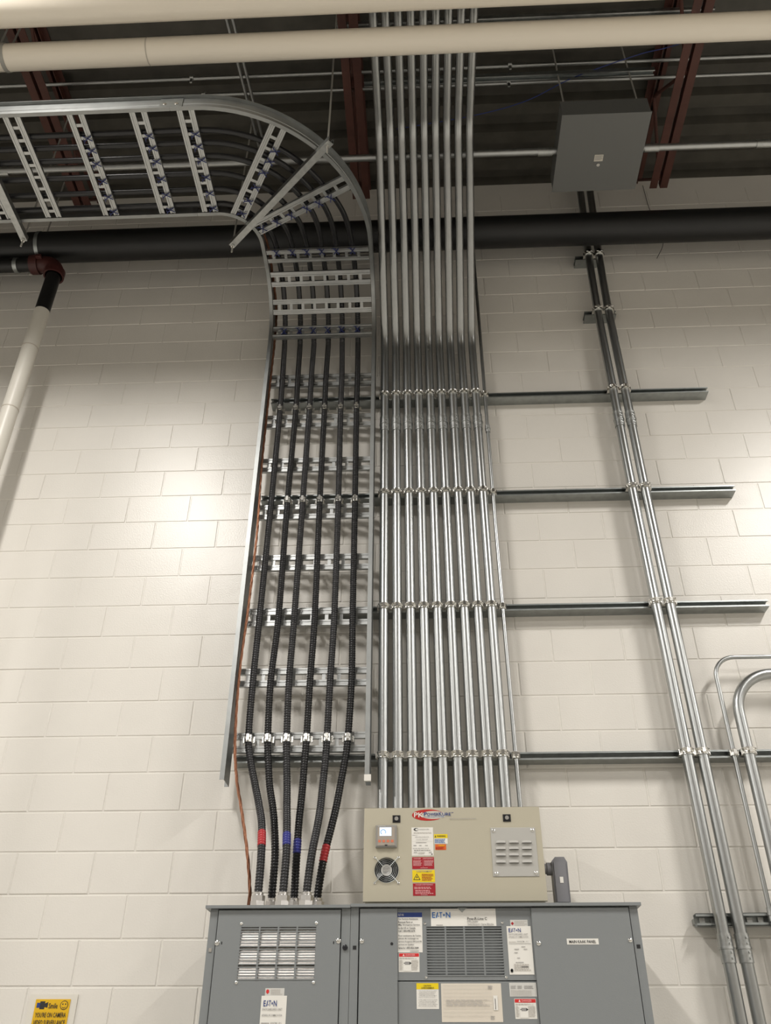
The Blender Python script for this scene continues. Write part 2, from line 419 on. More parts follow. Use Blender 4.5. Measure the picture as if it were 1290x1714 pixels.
o = strut_mesh((-.5, -1.40, 7.92), (2.13, -1.40, 7.92), (0, 0, 1)).build('ceiling_channel', M['galv'], smooth=False)
tag(o, 'steel strut channel seen in the gap between the two white pipes', 'strut channel')
o = MB().tube(catmull([(-.1, -.80, 7.58), (.47, -.896, 7.56), (.84, -.986, 7.57), (1.16, -1.126, 7.6), (1.6, -1.25, 7.64), (1.85, -1.32, 7.62), (2.6, -1.5, 7.7)], 8), .0035, 6).build('blue_cable', M['bluewire'])
tag(o, 'thin blue data cable sagging under the deck behind the grey ceiling box', 'cable')
o = MB().tube(catmull([(1.917, -.012, 7.90), (1.917, -.012, 7.76), (1.921, -.012, 7.58), (1.945, -.03, 7.25), (1.938, -.04, 7.11), (1.86, -.05, 6.94)], 6), .0025, 6).build('loose_wire', M['wire'])
tag(o, 'loose dark wire dangling down the block wall near the right joist', 'wire')

# grey box hung under the ceiling
t = thing('pull_box', (1.3, -.92, 7.0), 'grey square steel box hung face down under the ceiling joists', 'pull box')
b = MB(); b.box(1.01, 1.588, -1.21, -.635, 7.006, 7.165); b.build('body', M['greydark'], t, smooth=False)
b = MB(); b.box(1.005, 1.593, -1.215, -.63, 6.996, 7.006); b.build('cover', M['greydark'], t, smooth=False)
b = MB(); b.box(1.265, 1.325, -.915, -.865, 6.994, 6.9965); st = b.build('label', M['sticker'], t, smooth=False, label='pale paper sticker')
b = MB()
for k in range(4): b.box(1.27, 1.32-.01*(k % 2), -.908+.009*k, -.904+.009*k, 6.9935, 6.994)
b.build('print', M['greyink'], st, smooth=False)
MB().tube([(1.298, -.84, 6.998), (1.298, -.84, 6.988)], .012, 12).build('latch', M['zinc'], t)
for x in (1.05, 1.545): MB().cyl((x, -1.15, 7.165), (x, -1.15, 7.99), .006, 8).build('hanger_rod', M['rod'], t)

# ------------------------------------------------------------------ wall struts
SZ = (5.568, 4.7535, 3.950, 3.086); SX = (1.957, 1.957, 1.967, 3.2)
SD = .0826
SN = ('highest', 'second highest', 'third highest', 'lowest')
def double_strut(x0, x1, z):
    # two channels back to back, the outer one opening to the room
    b = strut_mesh((x0, -SD/2, z), (x1, -SD/2, z), (0, 1, 0)); return strut_mesh((x0, -SD/2, z), (x1, -SD/2, z), (0, -1, 0), b)
for z, xe, nm in zip(SZ, SX, SN):
    o = double_strut(-.99, xe, z).build('wall_channel', M['strut'], smooth=False)
    tag(o, '%s of the long strut channels across the wall behind the thick conduits' % nm, 'strut channel', 'long wall channels')
for z, x0, x1, nm in ((6.936, 1.238, 1.447, 'right under the black main'), (6.331, 1.233, 1.456, 'above the highest long channel')):
    o = double_strut(x0, x1, z).build('short_channel', M['strut'], smooth=False)
    tag(o, 'short strut channel behind the right pair of conduits, ' + nm, 'strut channel')
def low_channel(x0, x1, z, y, label):
    t = thing('slotted_channel', (x0, 0, z), label, 'strut channel')
    b = MB(); b.box(x0, x1, y+.045, y+.0825, z-.012, z+.012).box(x0, x1, y+.042, y+.045, z-.027, z+.027)
    b.box(x0, x1, y, y+.045, z-.027, z-.0245).box(x0, x1, y, y+.045, z+.0245, z+.027)
    b.box(x0, x1, y, y+.003, z-.027, z-.014).box(x0, x1, y, y+.003, z+.014, z+.027)
    b.build('channel', M['strut'], t, smooth=False)
    b = MB(); x = x0+.02
    while x < x1-.03: b.box(x, x+.025, y+.027, y+.042, z-.02, z+.012); x += .05
    b.build('back_tabs', M['galv'], t, smooth=False)
low_channel(1.241, 1.451, 2.309, -SD, 'short slotted channel low on the wall, behind the right pair of conduits')
low_channel(1.459, 2.6, 2.311, -SD, 'slotted channel low on the wall at the right edge, under the thin bent conduit')

# ------------------------------------------------------------------ conduit fittings
def add_strap(b, x, y, z, r):
    b.tube([(x, y, z-.016), (x, y, z-.014), (x, y, z-.008), (x, y, z+.008), (x, y, z+.014), (x, y, z+.016)], r, 20, radii=[r+.007, r+.007, r+.003, r+.003, r+.007, r+.007])
    for s in (-1, 1): b.box(x+s*(r+.006)-.005, x+s*(r+.006)+.005, y-.004, y+.026, z-.015, z+.015)
    b.box(x-.008, x+.008, y-r-.014, y-r, z-.012, z+.012)
    b.cyl((x-r*.75, y-r-.007, z), (x+r*.75, y-r-.007, z), .0042, 8); b.cyl((x+r*.75, y-r-.007, z), (x+r*.75+.006, y-r-.007, z), .008, 6)
def strap(parent, x, y, z, r):
    b = MB(); add_strap(b, x, y, z, r); return b.build('strap', M['zinc'], parent)
def coupling(parent, x, y, z, r, L=.06):
    b = MB(); b.tube([(x, y, z-L), (x, y, z-.006), (x, y, z-.005), (x, y, z+.005), (x, y, z+.006), (x, y, z+L)], r, 20, radii=[r+.004, r+.004, r+.007, r+.007, r+.004, r+.004])
    for k in (-.7, -.3, .3, .7):
        for a in (.1,):
            b.cyl((x+r*.35, y-r*.9, z+k*L), (x+r*.45, y-r*1.25, z+k*L), .0055, 8)
    return b.build('coupling', M['galv'], parent)

# nine thick conduits: up the wall, 45 degrees off it, level under the ceiling
RC = .0270; YC = -SD-RC
ords = ['leftmost thick conduit of nine, next to the cable tray', 'second thick conduit of nine counted from the cable tray', 'third thick conduit of nine counted from the cable tray',
        'fourth thick conduit of nine counted from the cable tray', 'middle one of the nine thick steel conduits', 'sixth thick conduit of nine counted from the cable tray',
        'seventh thick conduit of nine counted from the cable tray', 'eighth thick conduit of nine counted from the cable tray', 'rightmost thick conduit of nine, next to the thin conduit']
t0 = thing('thick_conduit', (-.2113, YC, 2.70), ords[0], 'conduit', 'nine thick steel conduits rising from the beige enclosure')
x = -.2113
pth = fillet([(x, YC, 2.7065), (x, YC, 6.075), (x, YC-1.0, 7.075), (x, -6.5, 7.075)], [.22, .22], 8)
MB().tube(pth, RC, 20).build('tube', M['emt'], t0)
for z in SZ: strap(t0, x, YC, z, RC)
coupling(t0, x, YC, 5.3075, RC)
MB().tube([(x, YC, 2.708), (x, YC, 2.735)], RC+.008, 16).build('connector', M['galv'], t0)
for k in range(1, 9): copy_tree(t0, (.0767*k, 0, 0), ords[k])
# thin tenth conduit
RT = .0115; x = .4655; y = -SD-RT
t = thing('thin_conduit', (x, y, 2.70), 'single thin steel conduit up the wall just right of the nine thick ones', 'conduit')
MB().tube([(x+.008, y, 2.70), (x, y, 4.5), (x+.001, y, 7.98)], RT, 14).build('tube', M['emt'], t)
for z in SZ: strap(t, x+(.006 if z < 3.5 else .001), y, z, RT)
coupling(t, x, y, 5.263, RT, .03)
# right pair
RP = .0282; yp = -SD-RP
for k, (dx, nm) in enumerate(((0, 'left'), (.078, 'right'))):
    t = thing('paired_conduit', (1.34+dx, yp, 0), '%s-hand conduit of the long leaning pair on the right half of the wall' % nm, 'conduit', 'pair of conduits on the right')
    sq = 1-.22*k
    pts = [(x_+dx, yp, z_) for x_, z_ in ((1.344, .4), (1.343, 2.0), (1.337, 3.086), (1.321, 4.72), (1.321, 5.563), (1.320, 6.356), (1.333, 6.95), (1.359, 7.545), (1.377, 7.98))]
    C = catmull(pts, 6); MB().tube(C, RP, 20).build('tube', M['emt'], t)
    def xat(z):
        q = min(C, key=lambda p: abs(p.z-z)); i = C.index(q); a = C[max(i-1, 0)]; c = C[min(i+1, len(C)-1)]
        return q.x + (c.x-a.x)/(c.z-a.z)*(z-q.z)
    for z in SZ + (6.936, 6.331): strap(t, xat(z), yp, z, RP)
    for z in (5.296, 2.185): coupling(t, xat(z), yp, z, RP)
# right-edge bent conduits
t = thing('bent_conduit', (1.594, -.06, 0), 'thin steel conduit at the right edge, bending over to the right', 'conduit')
x = 1.577; y = -SD-RT; pth = fillet([(x+.006, y, 0.4), (x, y, 3.614), (3.2, y, 3.614)], [.115], 10)
MB().tube(pth, RT, 14).build('tube', M['emt'], t); strap(t, x+.003, y, SZ[3], RT); coupling(t, x+.004, y, 2.328, RT, .03)
t = thing('bent_conduit', (1.66, -.07, 0), 'thick steel conduit at the right edge, bending over to the right', 'conduit')
x = 1.648; y = yp; pth = fillet([(x-.01, y, 0.4), (x, y, 3.507), (3.2, y, 3.507)], [.215], 12)
MB().tube(pth, RP, 20).build('tube', M['emt'], t); strap(t, x, y, SZ[3], RP)

# ------------------------------------------------------------------ ladder cable tray
H = .125; TK = .003; FL = .024
PROF = [(0, 0), (FL, 0), (FL, TK), (TK, TK), (TK, H*.47), (TK+.003, H*.5), (TK, H*.53), (TK, H-TK), (FL, H-TK), (FL, H), (0, H)]
CX, CY = -1.27, -.73; RI, RO = .267, .972; ZT = 6.40; YF = -.2085; RR = .34; ZR = ZT-RR
def rail(kind, side):
    fr = []
    xw = -1.003 if side == 'inner' else -.298; ox = -1 if side == 'inner' else 1
    R = RI if side == 'inner' else RO
    if kind == 'vertical':
        zb = 2.942
        fr = [((xw, YF, zb), (ox, 0, 0), (0, 1, 0)), ((xw, YF, 5.98), (ox, 0, 0), (0, 1, 0))]
    if kind == 'bend':
        fr = [((xw, YF, 5.98), (ox, 0, 0), (0, 1, 0))]
        for k in range(11):
            a = pi/2*k/10; fr.append(((xw, YF-RR+RR*cos(a), ZR+RR*sin(a)), (ox, 0, 0), (0, cos(a), sin(a))))
        for k in range(25):
            a = pi/2*k/24; s = -1 if side == 'inner' else 1
            fr.append(((CX+R*cos(a), CY-R*sin(a), ZT), (s*cos(a), -s*sin(a), 0), (0, 0, 1)))
        s = 1 if side == 'inner' else -1
        fr.append(((-1.40, CY-R, ZT), (0, s, 0), (0, 0, 1)))
    if kind == 'straight':
        s = 1 if side == 'inner' else -1
        fr = [((-1.402, CY-R, ZT), (0, s, 0), (0, 0, 1)), ((-6, CY-R, ZT), (0, s, 0), (0, 0, 1))]
    return fr
def rung(parent, p0, p1, nrm, w=.105, inset=.0):
    # two slotted strips with ties from p0 to p1; nrm = face normal, strips spaced across
    p0 = Vector(p0); p1 = Vector(p1); d = (p1-p0); L = d.length; d.normalize(); nrm = Vector(nrm).normalized(); a = nrm.cross(d).normalized()
    T = Matrix(((d.x, a.x, nrm.x, p0.x), (d.y, a.y, nrm.y, p0.y), (d.z, a.z, nrm.z, p0.z), (0, 0, 0, 1)))
    b = MB()
    for s in (-1, 1):
        c = s*(w/2-.017)
        b.sweep([(T @ Vector((0, c, 0)), T.to_3x3() @ Vector((0, 1, 0)), nrm), (T @ Vector((L, c, 0)), T.to_3x3() @ Vector((0, 1, 0)), nrm)],
                [(-.017, -.02), (-.015, -.02), (-.015, -.003), (-.006, -.003), (-.004, -.006), (.004, -.006), (.006, -.003), (.015, -.003), (.015, -.02), (.017, -.02), (.017, 0), (.007, 0), (.005, -.003), (-.005, -.003), (-.007, 0), (-.017, 0)])
    x = .045
    while x < L-.03: b.box(x-.010, x+.010, -w/2+.03, w/2-.03, -.010, -.004, T); x += .0835
    return b.build('rung', M['tray'], parent, smooth=False)
tv = thing('cable_tray', (-.655, YF, 2.942), 'vertical ladder tray section standing against the wall behind six black cables', 'cable tray', 'ladder cable tray')
tb = thing('cable_tray', (-.655, YF, 5.98), 'curved ladder tray section sweeping off the wall and round to the left', 'cable tray', 'ladder cable tray')
th = thing('cable_tray', (-1.402, -1.35, ZT), 'straight level ladder tray section under the ceiling, upper left', 'cable tray', 'ladder cable tray')
for t, kd in ((tv, 'vertical'), (tb, 'bend'), (th, 'straight')):
    for sd in ('inner', 'outer'):
        MB().sweep(rail(kd, sd), PROF).build('side_rail', M['rail'], t)
for k in range(8): rung(tv, (-1.0, -.1085, 5.729-.3663*k), (-.301, -.1085, 5.729-.3663*k), (0, -1, 0))
for a in (radians(7), radians(39), radians(71)):
    c = Vector((0, YF-RR+(RR+.004)*cos(a), ZR+(RR+.004)*sin(a))); nv = Vector((0, -cos(a), -sin(a)))
    rung(tb, (-1.0, c.y, c.z), (-.301, c.y, c.z), nv)
rung(tb, (-1.0, -.62, ZT+.004), (-.301, -.62, ZT+.004), (0, 0, -1))
for a in (27.5, 60):
    d = Vector((cos(radians(a)), -sin(radians(a)), 0)); c = Vector((CX, CY, ZT+.004)); rung(tb, c+d*(RI-.005), c+d*(RO-.002), (0, 0, -1))
rung(tb, (-1.313, -1.0, ZT+.004), (-1.313, -1.699, ZT+.004), (0, 0, -1))
for x in (-1.594, -1.967, -2.35, -2.68, -3.05, -3.42): rung(th, (x, -1.0, ZT+.004), (x, -1.699, ZT+.004), (0, 0, -1))
for yy, s in ((-1.7055, -1), (-.9935, 1)):
    b = MB(); b.box(-1.47, -1.335, min(yy, yy+s*.005), max(yy, yy+s*.005), ZT+.006, ZT+.116); pl = b.build('splice_plate', M['strut'], tb, smooth=False)
    for x in (-1.44, -1.37): screw(pl, x, yy+s*.005, ZT+.06, .011, 'bolt', (0, s, 0))
for xs, s in ((-1.0065, -1), (-.2945, 1)):
    pl = MB().box(min(xs, xs+s*.004), max(xs, xs+s*.004), -.19, -.10, 5.89, 6.07).build('splice_plate', M['tray'], tb, smooth=False)
    for z in (5.915, 5.95, 6.01, 6.045): screw(pl, xs+s*.004, -.145, z, .008, 'bolt', (s, 0, 0))
MB().box(-.300, -.266, YF-.004, YF+.012, 2.927, 2.959).build('rail_cap', M['white'], tv, smooth=False, label='white plastic end cap')
# trapeze bars under the tray
def trapeze(p0, p1, label):
    p0 = Vector(p0); p1 = Vector(p1); t = thing('trapeze_hanger', (p0+p1)/2, label, 'tray hanger', 'tray trapeze hangers')
    strut_mesh(p0, p1, (0, 0, -1)).build('bar', M['galv'], t, smooth=False)
    d = (p1-p0).normalized()
    for p in (p0+d*.03, p1-d*.015):
        r = MB().cyl((p.x, p.y, p.z-.07), (p.x, p.y, 7.99), .006, 8).build('rod', M['rod'], t)
        MB().cyl((p.x, p.y, p.z-.018), (p.x, p.y, p.z-.003), .012, 6).build('nut', M['zinc'], r)
trapeze((-.475, -1.495, 6.352), (-1.215, -.760, 6.352), 'diagonal strut hanger crossing under the curve of the ladder tray')
trapeze((-2.59, -1.779, 6.352), (-2.59, -.86, 6.352), 'strut hanger under the straight tray run at the left edge')

# ------------------------------------------------------------------ six armoured cables
FR = [(-.921, -.819, -.719, -.614, -.506, -.396), ]
low = [
 [(-0.912, -0.147, 3.181), (-0.887, -0.156, 3.047), (-0.847, -0.186, 2.916), (-0.808, -0.238, 2.798), (-0.777, -0.299, 2.692), (-0.754, -0.377, 2.533), (-0.746, -0.42, 2.37), (-0.745, -0.42, 2.31)],
 [(-0.811, -0.147, 3.179), (-0.797, -0.151, 3.048), (-0.778, -0.166, 2.921), (-0.75, -0.197, 2.81), (-0.729, -0.227, 2.71), (-0.709, -0.265, 2.558), (-0.708, -0.28, 2.396), (-0.708, -0.28, 2.31)],
 [(-0.712, -0.147, 3.178), (-0.702, -0.156, 3.045), (-0.687, -0.186, 2.915), (-0.673, -0.238, 2.797), (-0.657, -0.299, 2.691), (-0.639, -0.377, 2.532), (-0.636, -0.42, 2.37), (-0.636, -0.42, 2.31)],
 [(-0.608, -0.147, 3.177), (-0.611, -0.151, 3.046), (-0.611, -0.166, 2.92), (-0.611, -0.197, 2.809), (-0.611, -0.227, 2.709), (-0.607, -0.265, 2.558), (-0.605, -0.28, 2.396), (-0.605, -0.28, 2.31)],
 [(-0.501, -0.147, 3.175), (-0.504, -0.156, 3.043), (-0.508, -0.186, 2.913), (-0.508, -0.238, 2.795), (-0.511, -0.299, 2.69), (-0.523, -0.377, 2.532), (-0.531, -0.42, 2.369), (-0.531, -0.42, 2.31)],
 [(-0.392, -0.147, 3.174), (-0.405, -0.151, 3.043), (-0.422, -0.166, 2.918), (-0.435, -0.197, 2.807), (-0.451, -0.227, 2.708), (-0.478, -0.265, 2.557), (-0.497, -0.28, 2.395), (-0.498, -0.28, 2.31)]]
VERT = {3.498: (-0.917, -0.82, -0.72, -0.606, -0.497, -0.381), 3.893: (-0.914, -0.806, -0.716, -0.6, -0.489, -0.385), 4.671: (-0.91, -0.809, -0.714, -0.608, -0.493, -0.39), 5.416: (-0.909, -0.803, -0.712, -0.611, -0.503, -0.397), 5.719: (-0.913, -0.807, -0.714, -0.613, -0.504, -0.397), 6.007: (-0.919, -0.81, -0.712, -0.61, -0.511, -0.4)}
RK = (.30, .411, .526, .648, .738, .82)
tapes = {0: ('redtape', 2.583, 2.664), 2: ('bluetape', 2.582, 2.650), 3: ('bluetape', 2.570, 2.640), 5: ('redtape', 2.530, 2.610)}
cname = ['leftmost black armoured cable, wrapped with a red band', 'second black armoured cable from the left, without a colour band', 'third black armoured cable from the left, with a bright blue band',
         'fourth black armoured cable from the left, with a dark blue band', 'fifth black armoured cable from the left, without a colour band', 'rightmost black armoured cable, wrapped with a dark red band']
CR = .0188
def tie_mesh():
    b = MB()
    for s in (-1, 1):
        T = Matrix.Rotation(s*.6, 4, 'Z'); b.box(-.03, .03, -.0028, .0028, -.0505, -.0465, T)
    b.ring((0, 0, -.004), (1, .25, 0), CR+.003, .0028, 16, 5); b.box(.024, .028, -.03, .0, -.053, -.050)
    b.box(-.003, .003, -.004, .004, -.048, -.02)
    me = bpy.data.meshes.new('cable_tie'); me.from_pydata(b.v, [], b.f); me.materials.append(M['tie']); return me
TIE = tie_mesh()
def tie(parent, p, d, n):
    # at cable point p; cable direction d; n = direction away from the rung
    d = Vector(d).normalized(); n = Vector(n).normalized(); a = n.cross(d).normalized()
    o = bpy.data.objects.new('cable_tie', TIE); COL.objects.link(o); o.parent = parent; q = Vector(p)-ORG[parent.name]
    o.matrix_local = Matrix(((d.x, a.x, n.x, q.x), (d.y, a.y, n.y, q.y), (d.z, a.z, n.z, q.z), (0, 0, 0, 1)))
for i in range(6):
    g = low[i][-1]
    t = thing('armoured_cable', (g[0], g[1], 2.30), cname[i], 'cable', 'six black armoured cables')
    pts = list(low[i])[::-1] + [(xs[i], -.1475, z) for z, xs in VERT.items()]
    x = VERT[6.007][i]; rc = RR+.045
    for a in (0, 22, 45, 68, 90):
        A = radians(a); pts.append((x-.008*a/90, YF-RR+rc*cos(A), ZR+rc*sin(A)))
    for f in (.55, .65): pts.append((x-.01, -f, ZT+.045))
    for a in (12, 27, 45, 60, 75, 90):
        A = radians(a); w = min(1, a/30); R0 = (x-.01-CX)*(1-w)+RK[i]*w; pts.append((CX+R0*cos(A), CY-R0*sin(A), ZT+.045))
    for xx in (-1.6, -2.2, -3, -4, -6): pts.append((xx, CY-RK[i], ZT+.045))
    P = catmull(pts, 14); step = .0138
    iz = next(k for k, p in enumerate(P) if p.z > 6.30)
    C1 = resample(P[:iz+1], step/3); rad = [CR if k % 3 else CR-.003 for k in range(len(C1))]
    MB().tube(C1, CR, 12, radii=rad).build('jacket', M['cable'] if i % 2 else M['dusty'], t)
    MB().tube([P[iz-1]] + P[iz:], CR-.001, 14).build('upper_jacket', M['cable'], t)
    if i in tapes:
        nm, z0, z1 = tapes[i]; sel = [k for k, p in enumerate(C1) if z0 <= p.z <= z1]
        C2 = [C1[k] for k in sel]; MB().tube(C2, CR, 14, radii=[rad[k]+.0012 for k in sel]).build('tape_band', M[nm], t, label=('red' if 'red' in nm else 'blue')+' phase tape')
    gx, gy = g[0], g[1]
    b = MB(); b.tube([(gx, gy, 2.296), (gx, gy, 2.335)], .034, 6); b.tube([(gx, gy, 2.335), (gx, gy, 2.34), (gx, gy, 2.358), (gx, gy, 2.362)], .03, 8, radii=[.031, .031, .031, .024]); 
    b.tube([(gx, gy, 2.362), (gx, gy, 2.372)], .023, 16); b.build('gland', M['alu'], t)
    cz = [3.170, 5.433] + ([4.682] if i else [])
    for z in cz:
        q = min(C1, key=lambda p: abs(p.z-z)); b = MB()
        b.tube([(q.x, q.y, z-.019), (q.x, q.y, z+.019)], CR+.003, 18)
        b.box(q.x-.006, q.x+.008, q.y-CR-.017, q.y-CR, z-.017, z+.017); b.cyl((q.x-.012, q.y-CR-.009, z), (q.x+.014, q.y-CR-.009, z), .005, 8)
        b.box(q.x-CR-.012, q.x+CR+.012, q.y+.012, q.y+CR+.004, z-.016, z+.016)
        b.build('cable_clamp', M['zinc'], t)
    # blue ties at the tray bend and beyond
    for a in (7,):
        A = radians(a); p = (x-.008*a/90, YF-RR+rc*cos(A), ZR+rc*sin(A)); tie(t, p, (0, -sin(A), cos(A)), (0, cos(A), sin(A)))
    tie(t, (x-.01, -.655, ZT+.045), (0, -1, 0), (0, 0, 1))
    for a in (24.5, 57):
        A = radians(a); w = min(1, a/30); R0 = (x-.01-CX)*(1-w)+RK[i]*w; tie(t, (CX+R0*cos(A), CY-R0*sin(A), ZT+.045), (-sin(A), -cos(A), 0), (0, 0, 1))
    for xx in (-1.285, -1.566, -1.94): tie(t, (xx, CY-RK[i], ZT+.045), (-1, 0, 0), (0, 0, 1))
# bare copper ground wire
pts = [(-0.797, -0.36, 2.3), (-0.795, -0.365, 2.396), (-0.835, -0.32, 2.584), (-0.885, -0.29, 2.776), (-0.938, -0.23, 2.954), (-0.975, -0.183, 3.175), (-0.99, -0.173, 3.541), (-0.98, -0.168, 3.927), (-0.975, -0.163, 4.432), (-0.99, -0.163, 4.967), (-0.99, -0.168, 5.71), (-0.988, -0.173, 6.056), (-0.995, -0.2, 6.35), (-0.995, -0.45, 6.46), (-0.995, -0.72, 6.46), (-1.06, -0.9, 6.46), (-1.2, -1.0, 6.46), (-1.32, -1.012, 6.46), (-2.0, -1.02, 6.46), (-6.0, -1.02, 6.46)]
Pg = catmull(pts, 8); b = MB()
for k in range(3):
    q = []
    for j, p in enumerate(resample(Pg, .02)):
        a = j*.55+k*2*pi/3; q.append(p+Vector((cos(a)*.0042, sin(a)*.0042, 0)))
    b.tube(q, .0045, 6)
tag(b.build('ground_wire', M['copper']), 'stranded bare copper ground wire along the left rail of the tray', 'wire')

# ------------------------------------------------------------------ grey switchboard, two sections
def plate_with_hole(x0, x1, z0, z1, hx0, hx1, hz0, hz1, y0, y1):
    b = MB(); b.box(x0, hx0, y0, y1, z0, z1).box(hx1, x1, y0, y1, z0, z1).box(hx0, hx1, y0, y1, z0, hz0).box(hx0, hx1, y0, y1, hz1, z1); return b
def grille(parent, x0, x1, z0, z1, y, n, m, back, gap=.030, tilt=0.0):
    b = MB(); p = (z1-z0)/n
    for k in range(n): b.box(x0, x1, y, y+.0014, z0+p*k, z0+p*(k+.40))
    b.box(x0, x1, y, y+.003, z1-.002, z1)
    w = (x1-x0)/4
    for k in range(1, 4): b.box(x0+w*k-.0035, x0+w*k+.0035, y-.0005, y+.0035, z0, z1)
    g = b.build('vent_grille', m, parent, smooth=False)
    b = MB(); cuts = (z0-.006, z0+(z1-z0)*.28, z0+(z1-z0)*.64, z1+.006)  # invented facets: tilt throws lamp light through the slots, ledges shade bands
    for za, zb in zip(cuts, cuts[1:]):
        e = tilt*(zb-za); vs = [(x, yy, zz) for x in (x0-.012, x1+.012) for yy, zz in ((y+gap, za), (y+gap+e, zb), (y+gap+e+.002, zb), (y+gap+.002, za))]
        b.add(vs, [(0, 1, 2, 3), (4, 7, 6, 5), (0, 4, 5, 1), (1, 5, 6, 2), (2, 6, 7, 3), (3, 7, 4, 0)])
    b.build('back_pan', back, g, smooth=False)
    return g
YD = -.55
EATON = lambda u0, v0, u1, v1, m: [('t', 'E', u0, v0, u0+(u1-u0)*.17, v1, m), ('p', [(u0+(u1-u0)*.20, v1), (u0+(u1-u0)*.28, v0), (u0+(u1-u0)*.34, v0), (u0+(u1-u0)*.27, v1)], m),
    ('e', u0+(u1-u0)*.36, v0+(v1-v0)*.72, (u1-u0)*.028, (v1-v0)*.12, m), ('t', 'T', u0+(u1-u0)*.40, v0, u0+(u1-u0)*.56, v1, m), ('e', u0+(u1-u0)*.65, v0+(v1-v0)*.5, (u1-u0)*.045, (v1-v0)*.2, m), ('t', 'N', u0+(u1-u0)*.76, v0, u1, v1, m)]
# left section
t = thing('switchboard_section', (-.62, -.29, 0), 'narrow left section of the grey switchboard with a bright vent grille, under the cables', 'switchboard', 'grey switchboard sections')
b = MB(); b.box(-.921, -.324, -.43, -.03, 0.02, 2.283); b.box(-.921, -.888, -.545, -.43, .02, 2.283).box(-.361, -.324, -.545, -.43, .02, 2.283).box(-.888, -.361, -.53, -.43, 2.268, 2.283)
b.build('carcass', M['grey'], t, smooth=False)
b = MB(); b.box(-.940, -.3245, -.565, -.02, 2.2845, 2.296); b.build('top_plate', M['grey'], t, smooth=False)
d = plate_with_hole(-.884, -.365, .05, 2.279, -.782, -.467, 2.016, 2.215, YD, YD+.018).build('door', M['grey'], t, smooth=False)
grille(t, -.782, -.467, 2.016, 2.215, YD-.002, 18, M['grey'], M['panreflector'], .006, .25)
for x, z in ((-.783, 2.226), (-.466, 2.227), (-.783, 2.007), (-.467, 2.007)): screw(d, x, YD, z, .006)
for x, z in ((-.878, 2.153), (-.371, 2.159)): screw(d, x, YD, z, .010, 'latch')
for x in (-.859, -.391): MB().box(x-.002, x+.002, YD-.0008, YD+.001, 2.148, 2.158).build('latch_slot', M['dark'], d, smooth=False)
MB().box(-.911, -.899, -.548, -.544, 2.120, 2.134).build('clip_nut', M['zinc'], t, smooth=False)
MB().tube([(-.343, -.544, 2.135), (-.343, -.552, 2.135), (-.343, -.554, 2.135)], .011, 16, radii=[.011, .011, .007]).build('round_plug', M['plastic'], t)
l = label(t, (-.662, -.584, 1.960, 1.987), YD, M['silverlab'], [('r', .06, .22, .2, .6, M['labred']), ('p', [(.13, .1), (.22, .5), (.13, .8), (.04, .5)], M['labred']), ('lines', .3, .12, .95, .9, 4, M['paleink'])], 'small sticker with a red maple leaf')
label(t, (-.675, -.572, 1.74, 1.960), YD-.0007, M['white'], EATON(.10, .075, .62, .17, M['navy']) + [('t', 'SWITCHBOARD UNIT', .06, .20, .85, .235, M['greyink']), ('t', 'APPAREIL DE COMMUTATION', .06, .295, .85, .325, M['greyink']), ('lines', .05, .42, .4, .45, 1, M['greyink']), ('t', 'NWXTM 1 OF 1', .42, .42, .85, .45, M['greyink']), ('r', .05, .475, .95, .483, M['greyink']), ('lines', .1, .52, .8, .8, 6, M['paleink']), ('lines', .6, .55, .75, .66, 2, M['ink']), ('lines', .1, .82, .9, .97, 4, M['greyink'])], 'white rating label with a blue logo')
# right section
t = thing('switchboard_section', (.277, -.29, 0), 'wide right section of the grey switchboard, carrying the beige enclosure and many labels', 'switchboard', 'grey switchboard sections')
b = MB(); b.box(-.3225, .876, -.515, -.03, .02, 2.287); b.box(-.3225, -.289, -.545, -.515, .02, 2.287).box(.842, .876, -.545, -.515, .02, 2.287)
b.build('carcass', M['grey'], t, smooth=False)
MB().box(-.3235, .890, -.565, -.02, 2.288, 2.3).build('top_plate', M['grey'], t, smooth=False)
d1 = MB().bbox(-.284, -.1265, YD, YD+.02, .05, 2.284, .002).build('left_panel', M['grey'], t, smooth=False)
d3 = MB().bbox(.4335, .8385, YD, YD+.02, .05, 2.284, .002).build('right_panel', M['grey'], t, smooth=False)
YM = -.540
d2 = plate_with_hole(-.1265, .4335, 2.015, 2.284, -.005, .306, 2.030, 2.215, YM, YM+.012).build('upper_panel', M['grey'], t, smooth=False)
d4 = MB().bbox(-.1265, .4335, YM, YM+.012, .05, 2.011, .002).build('lower_panel', M['grey'], t, smooth=False)
grille(t, -.005, .306, 2.030, 2.215, YM-.002, 18, M['grey'], M['dark'])
for x, z in ((-.012, 2.226), (.311, 2.228), (-.011, 2.026), (.313, 2.026)): screw(d2, x, YM, z, .005)
screw(d1, -.274, YD, 2.158, .009, 'latch'); screw(d3, .453, YD, 2.148, .009, 'latch'); screw(d3, .827, YD, 2.158, .008, 'latch')
MB().tube([(-.150, YD, 2.148), (-.150, YD-.001, 2.148)], .006, 12).build('hole', M['dark'], d1)
for x, z in ((-.304, 2.135), (.858, 2.136)): MB().box(x-.007, x+.007, -.5465, -.544, z-.007, z+.007).build('square_hole', M['dark'], t, smooth=False)
MB().add([(.126, YM-.006, 2.285), (.166, YM-.006, 2.285), (.146, YM-.006, 2.268), (.126, YM-.001, 2.285), (.166, YM-.001, 2.285), (.146, YM-.001, 2.268)], [(0, 2, 1), (3, 4, 5), (0, 1, 4, 3), (1, 2, 5, 4), (2, 0, 3, 5)]).build('bracket_tab', M['strut'], t, smooth=False)
